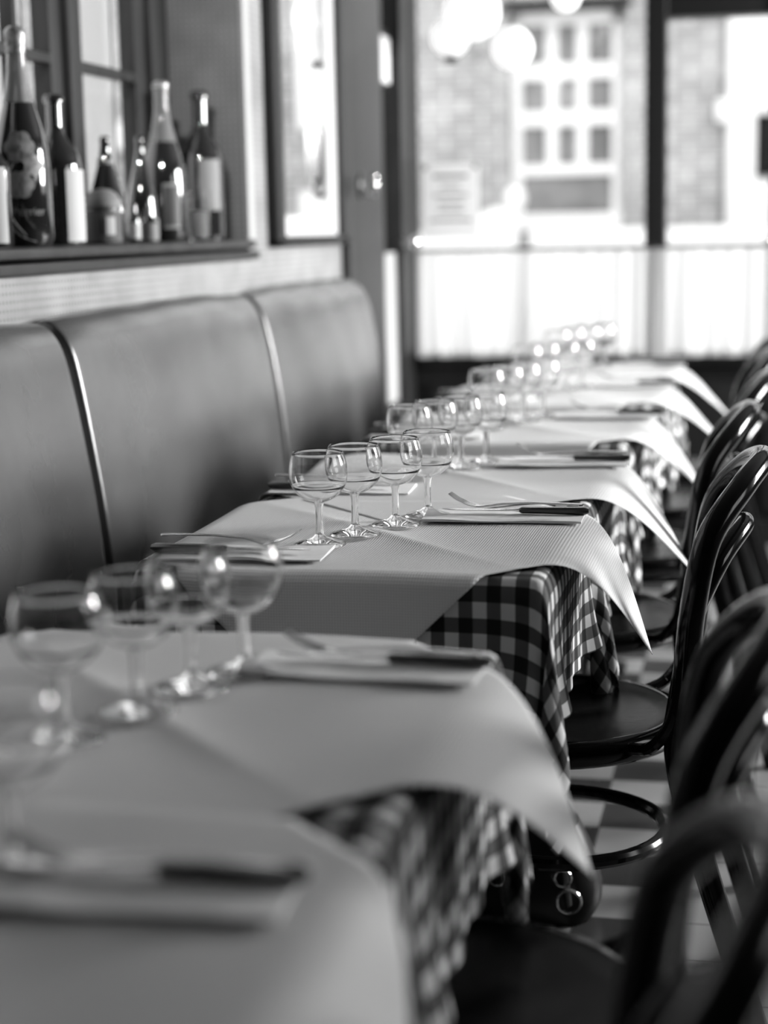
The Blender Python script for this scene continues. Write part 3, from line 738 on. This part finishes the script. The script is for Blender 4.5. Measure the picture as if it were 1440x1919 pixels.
# ================================================================ CHAIRS
def make_chair():
    t = thing('bentwood_chair', 'x', 'chair', group='black bentwood chairs')
    R = .195
    prof = [(.0005, .446), (.10, .446), (.16, .4485), (.178, .454), (.186, .458), (.19, .456), (.19, .440), (.0005, .438)]
    MB().lathe(prof, 56).build('seat', 'seat_wood', t, angle=50)
    MB().lathe([(.186, .459), (.197, .459), (.205, .452), (.207, .440), (.205, .428), (.196, .421), (.182, .421), (.178, .430), (.182, .450), (.186, .459)], 56).build('seat_rim', 'black_wood', t, angle=60)
    for s in (-1, 1):
        pts = spline([(-.13, s*.125, .425), (-.15, s*.14, .25), (-.175, s*.16, .0)], 8)
        MB().tube(pts, [.018-.006*i/(len(pts)-1) for i in range(len(pts))]).build('leg', 'black_wood', t)
    hoop = [(.33, -.185, 0), (.285, -.18, .14), (.235, -.178, .30), (.200, -.180, .44), (.210, -.194, .55), (.220, -.200, .66), (.240, -.180, .755), (.284, -.11, .818), (.310, 0, .842),
            (.284, .11, .818), (.240, .180, .755), (.220, .200, .66), (.210, .194, .55), (.200, .180, .44), (.235, .178, .30), (.285, .18, .14), (.33, .185, 0)]
    hp = spline(hoop, 8); MB().tube(hp, .018, 14).build('back_frame', 'black_wood', t)
    inner = [(.188, -.085, .45), (.202, -.105, .54), (.218, -.122, .63), (.252, -.098, .708), (.286, 0, .748), (.252, .098, .708), (.218, .122, .63), (.202, .105, .54), (.188, .085, .45)]
    MB().tube(spline(inner, 8), .0145, 12).build('inner_hoop', 'black_wood', t)
    ring = [(.165*math.cos(a)+.01, .165*math.sin(a), .27) for a in np.linspace(0, 2*PI, 40, endpoint=False)]
    MB().tube(ring, .011, 10, closed=True).build('leg_ring', 'black_wood', t)
    for s in (-1, 1):
        MB().tube(spline([(.13, s*.155, .445), (.165, s*.185, .458), (.192, s*.196, .50), (.205, s*.197, .56)], 6), .009, 10).build('brace', 'black_wood', t)
    return t
ch = make_chair()
spots = [((-.292, .905), .02, 'black bentwood chair nearest the camera, very blurred at the bottom right corner'),
         ((-.283, 1.50), .0, 'blurred black bentwood chair in front of the focused one, seat at the bottom edge'),
         ((-.308, 2.51), .0, 'sharply focused black bentwood chair with a worn shiny round seat'),
         ((-.33, 3.17), .0, 'black bentwood chair just behind the focused chair'),
         ((-.29, 3.88), -.02, 'black bentwood chair at the fifth table, third behind the focused one'),
         ((-.28, 4.55), .05, 'black bentwood chair at the sixth table, blurred'),
         ((-.27, 5.2), .0, 'black bentwood chair at the farthest table near the window')]
for k, ((x, y), rz, lab) in enumerate(spots):
    c = ch if k == 0 else copy_tree(ch)
    c.location = (x, y, 0); c.rotation_euler = (0, 0, rz); tag(c, lab, 'chair', 'black bentwood chairs')

# ---------------------------------------------------------------- bag under the table
bg = thing('handbag', 'black leather bag with buckled straps on the floor under the focused table', 'bag', (-.385, 2.81, 0), .12)
bs = MB(); n = 24
vs = []
for i in range(9):
    z = .17*i/8; k = math.sin(min(1, i/3)*PI/2); q = 1-.35*(i/8)**2
    for j in range(n):
        a = 2*PI*j/n; c, s = math.cos(a), math.sin(a)
        vs.append((.135*q*(.8+.2*k)*math.copysign(abs(c)**.6, c), .085*q*(.8+.2*k)*math.copysign(abs(s)**.6, s), z))
fs = [(i*n+j, i*n+(j+1) % n, (i+1)*n+(j+1) % n, (i+1)*n+j) for i in range(8) for j in range(n)]+[tuple(range(n))[::-1], tuple(8*n+j for j in range(n))]
bs.add(vs, fs).build('body', 'bag_leather', bg, angle=60)
for x in (-.05, .06):
    MB().strip([(x, -.07, .172), (x, -.09, .12), (x+.01, -.096, .05)], [.016]*3, .004).build('strap', 'bag_leather', bg)
    MB().tube([(x+.014*math.cos(a), -.098, .10+.014*math.sin(a)) for a in np.linspace(0, 2*PI, 20, endpoint=False)], .002, 8, closed=True).build('buckle', 'metal', bg)
MB().tube(spline([(-.08, 0, .165), (-.05, -.03, .25), (.03, -.03, .26), (.08, 0, .165)]), .007, 10).build('handle', 'bag_leather', bg)
MB().tube([(.07+.02*math.cos(a), -.1, .06+.02*math.sin(a)) for a in np.linspace(0, 2*PI, 24, endpoint=False)], .0025, 8, closed=True).build('ring', 'metal', bg)

# ================================================================ BOTTLES on the sill
SZ = 1.161
def bottle(name, x, y, h, r, label, cat='bottle', shape='wine', glass='dark_glass', neck_r=None, foil=None, fill=None, lab=None, labmat='label_paper', lab_ang=(200, 340), neck_glass=None):
    t = thing(name, label, cat, (x, y, SZ))
    nr = neck_r or r*.34
    if shape == 'wine': prof = [(.0, 0), (r*.9, 0), (r, .02*h), (r, .58*h), (r*.93, .64*h), (r*.62, .70*h), (nr*1.1, .76*h), (nr, .80*h), (nr, .95*h), (nr*1.15, .955*h), (nr*1.15, .985*h), (nr*.9, h), (.0, h)]
    elif shape == 'champagne': prof = [(.0, 0), (r*.88, 0), (r, .03*h), (r, .36*h), (r*.95, .45*h), (r*.80, .54*h), (r*.60, .63*h), (r*.44, .72*h), (r*.35, .80*h), (r*.31, .90*h), (r*.34, .935*h), (r*.34, .98*h), (r*.2, h), (.0, h)]
    elif shape == 'cone': prof = [(.0, 0), (r*.93, 0), (r, .04*h), (r, .30*h), (r*.92, .42*h), (r*.70, .56*h), (r*.45, .72*h), (r*.30, .84*h), (r*.24, .93*h), (r*.27, .94*h), (r*.27, .985*h), (r*.2, h), (0, h)]
    elif shape == 'flask': prof = [(.0, 0), (r*.95, 0), (r, .03*h), (r*1.0, .50*h), (r*.98, .55*h), (r*.84, .62*h), (r*.55, .685*h), (nr*1.15, .74*h), (nr, .79*h), (nr, .94*h), (nr*1.25, .95*h), (nr*1.25, .985*h), (nr, h), (0, h)]
    else: prof = [(.0, 0), (r*.95, 0), (r, .03*h), (r, .9*h), (r*.97, .98*h), (r*.9, h), (0, h)]
    pts = [(max(p[0], .0004), p[1]) for p in prof]
    if fill:
        lo = [p for p in pts if p[1] <= fill*h]; hi = [p for p in pts if p[1] > fill*h]
        a, b_ = lo[-1], hi[0]; q = (fill*h-a[1])/(b_[1]-a[1]); mid = (a[0]+(b_[0]-a[0])*q, fill*h)
        MB().lathe(lo+[mid, (.0004, mid[1])], 36).build('body', glass, t, angle=50)
        MB().lathe([mid]+hi, 36).build('neck', neck_glass or 'grey_glass', t, angle=50)
    else: MB().lathe(pts, 36).build('body', glass, t, angle=50)
    def rad(z):
        for a, b_ in zip(pts, pts[1:]):
            if a[1] <= z <= b_[1] and b_[1] > a[1]: return a[0]+(b_[0]-a[0])*(z-a[1])/(b_[1]-a[1])
        return r
    def wrap(nm, mat, z0, z1, a0, a1, d=.0012, parent=t):
        vs = []; m1, m2 = 24, 8
        for i in range(m1):
            a = math.radians(a0+(a1-a0)*i/(m1-1))
            for j in range(m2):
                z = z0+(z1-z0)*j/(m2-1); rr = rad(z)+d; vs.append((rr*math.cos(a), rr*math.sin(a), z))
        return MB().add(vs, grid_faces(m1, m2)).build(nm, mat, parent, angle=180)
    if foil: wrap('foil', 'foil', foil*h, h*.995, 0, 360, .0015)
    if lab: wrap('paper_label', labmat, lab[0]*h, lab[1]*h, *lab_ang)
    return t, rad, wrap
# angles: 270 deg faces the camera (-y), 0 faces the room (+x)
bottle('wine_bottle', -1.40, 2.985, .235, .036, 'bottle with a pale label cut off by the left edge', lab=(.03, .62))
mg, mrad, mwrap = bottle('champagne_bottle', -1.39, 3.10, .41, .055, 'tall champagne bottle painted with pale flowers, clear neck and crumpled foil', shape='champagne', foil=.88, fill=.655)
def flower(cz, ca, R_, n_, par):
    for k in range(n_):
        th = 2*PI*k/n_; vs = []; cx_, cy_ = R_*.55*math.cos(th), R_*.55*math.sin(th)
        m1 = 14
        def P3(a_, z_): rr = mrad(z_)+.0018; an = math.radians(ca)+a_/.055; return (rr*math.cos(an), rr*math.sin(an), z_)
        vs = [P3(cx_, cz+cy_)]+[P3(cx_+R_*.5*math.cos(q), cz+cy_+R_*.5*math.sin(q)) for q in np.linspace(0, 2*PI, m1, endpoint=False)]
        par.add(vs, [(0, 1+i, 1+(i+1) % m1) for i in range(m1)])
fl = MB(); flower(.185, 292, .030, 6, fl); flower(.115, 290, .026, 6, fl); flower(.150, 318, .02, 5, fl); fl.build('painted_flower', 'petal_paint', mg, angle=180)
st = MB()
for pts in ([(0.0, .17), (-.022, .13), (-.028, .09), (-.015, .05), (.01, .02), (.04, .008)], [(.002, .155), (-.012, .12), (-.014, .08), (.0, .045), (.02, .02)]):
    q = []
    for a_, z_ in pts:
        an = math.radians(276)+a_/.055; rr = mrad(z_)+.001; q.append((rr*math.cos(an), rr*math.sin(an), z_))
    st.tube(spline(q, 6), .0016, 6)
st.build('painted_stem', 'petal_paint', mg)
def wrap_text(txt, size, rad_, z, ang, par, mat='label_dim'):
    cu = bpy.data.curves.new('lettering', 'FONT'); cu.body = txt; cu.size = size; cu.align_x = 'CENTER'
    to = bpy.data.objects.new('lettering_source', cu); C.objects.link(to); dg = bpy.context.evaluated_depsgraph_get()
    me = bpy.data.meshes.new_from_object(to.evaluated_get(dg)); bpy.data.objects.remove(to)
    for v in me.vertices:
        a = math.radians(ang)+v.co.x/rad_; v.co = Vector(((rad_+.0016)*math.cos(a), (rad_+.0016)*math.sin(a), z+v.co.y))
    me.materials.clear(); me.materials.append(M[mat]); o = bpy.data.objects.new('lettering', me); C.objects.link(o); o.parent = par
wrap_text('Perrier', .022, .055, .058, 305, mg)
bottle('spirit_bottle', -1.41, 3.315, .300, .052, 'dark broad-shouldered bottle with a tall pale label turned to the room', shape='flask', neck_r=.0165, lab=(.02, .50), lab_ang=(312, 380))
bottle('champagne_bottle', -1.44, 3.66, .235, .042, 'small dark cone-shouldered bottle behind the ribbed jar', shape='cone', lab=(.74, .78), lab_ang=(0, 360), labmat='label_dim')
jr, jrad, jwrap = bottle('ribbed_jar', -1.37, 3.455, .083, .0375, 'squat jar with vertical ribs and a domed lid', 'jar', shape='tin', glass='label_dark')
rb_ = MB()
for k in range(48):
    a = 2*PI*k/48; rb_.box(-.0009, .0009, -.0012, .0012, .004, .066)
    for i in range(len(rb_.v)-8, len(rb_.v)):
        x, y, z = rb_.v[i]; x += .0385; rb_.v[i] = (x*math.cos(a)-y*math.sin(a), x*math.sin(a)+y*math.cos(a), z)
rb_.build('ribs', 'label_dim', jr, smooth=False)
MB().lathe([(.0395, .078), (.040, .090), (.036, .094), (.031, .104), (.018, .113), (.0004, .116)], 36).build('lid', 'label_dim', jr, angle=50)
jwrap('paper_label', 'label_paper', .018, .056, 300, 330, .003); jwrap('badge', 'label_dark', .02, .05, 282, 300, .0032)
bottle('small_bottle', -1.355, 3.60, .085, .0125, 'tiny bottle with banded label beside the ribbed jar', shape='wine', neck_r=.006, lab=(.1, .5), labmat='label_paper', lab_ang=(0, 360))
bottle('small_bottle', -1.36, 3.71, .078, .019, 'miniature squat bottle with a speckled label in front of the cone bottle', shape='flask', neck_r=.007, lab=(.05, .55), labmat='label_dim', lab_ang=(0, 360))
bottle('cone_bottle', -1.41, 3.80, .24, .036, 'slender dark bottle just left of the tall clear-necked one', shape='cone', lab=(.04, .22), labmat='label_dim', lab_ang=(240, 380))
b6, r6, w6 = bottle('champagne_bottle', -1.40, 3.93, .375, .054, 'tall champagne bottle with clear neck and dark shield label, at the right of the row', shape='champagne', fill=.62, foil=.955)
w6('shield_border', 'label_dim', .03, .135, 285, 330); w6('shield', 'label_dark', .037, .128, 289, 326, .002)
wrap_text('Brut', .016, .05, .19, 300, b6) if False else None
bottle('wine_bottle', -1.45, 4.08, .36, .030, 'slim tall bottle half hidden behind the right champagne bottle', neck_r=.013)
bottle('wine_bottle', -1.375, 4.14, .365, .054, 'round-shouldered wine bottle at the right end of the sill', shape='flask', neck_r=.018, lab=(.2, .54), labmat='label_dim', lab_ang=(280, 340))
cp = thing('glass_tumbler', 'small cut glass tumbler in front of the last bottle', 'tumbler', (-1.345, 4.02, SZ))
MB().lathe([(.0004, .004), (.020, .004), (.024, .02), (.027, .12), (.0285, .12), (.0265, .02), (.023, 0), (.0004, 0)], 14).build('cup', 'clear_glass', cp, angle=20)
MB().lathe([(.0004, .005), (.018, .006), (.0195, .02), (.021, .07), (.0004, .072)], 24).build('candle', 'label_paper', cp, angle=40)
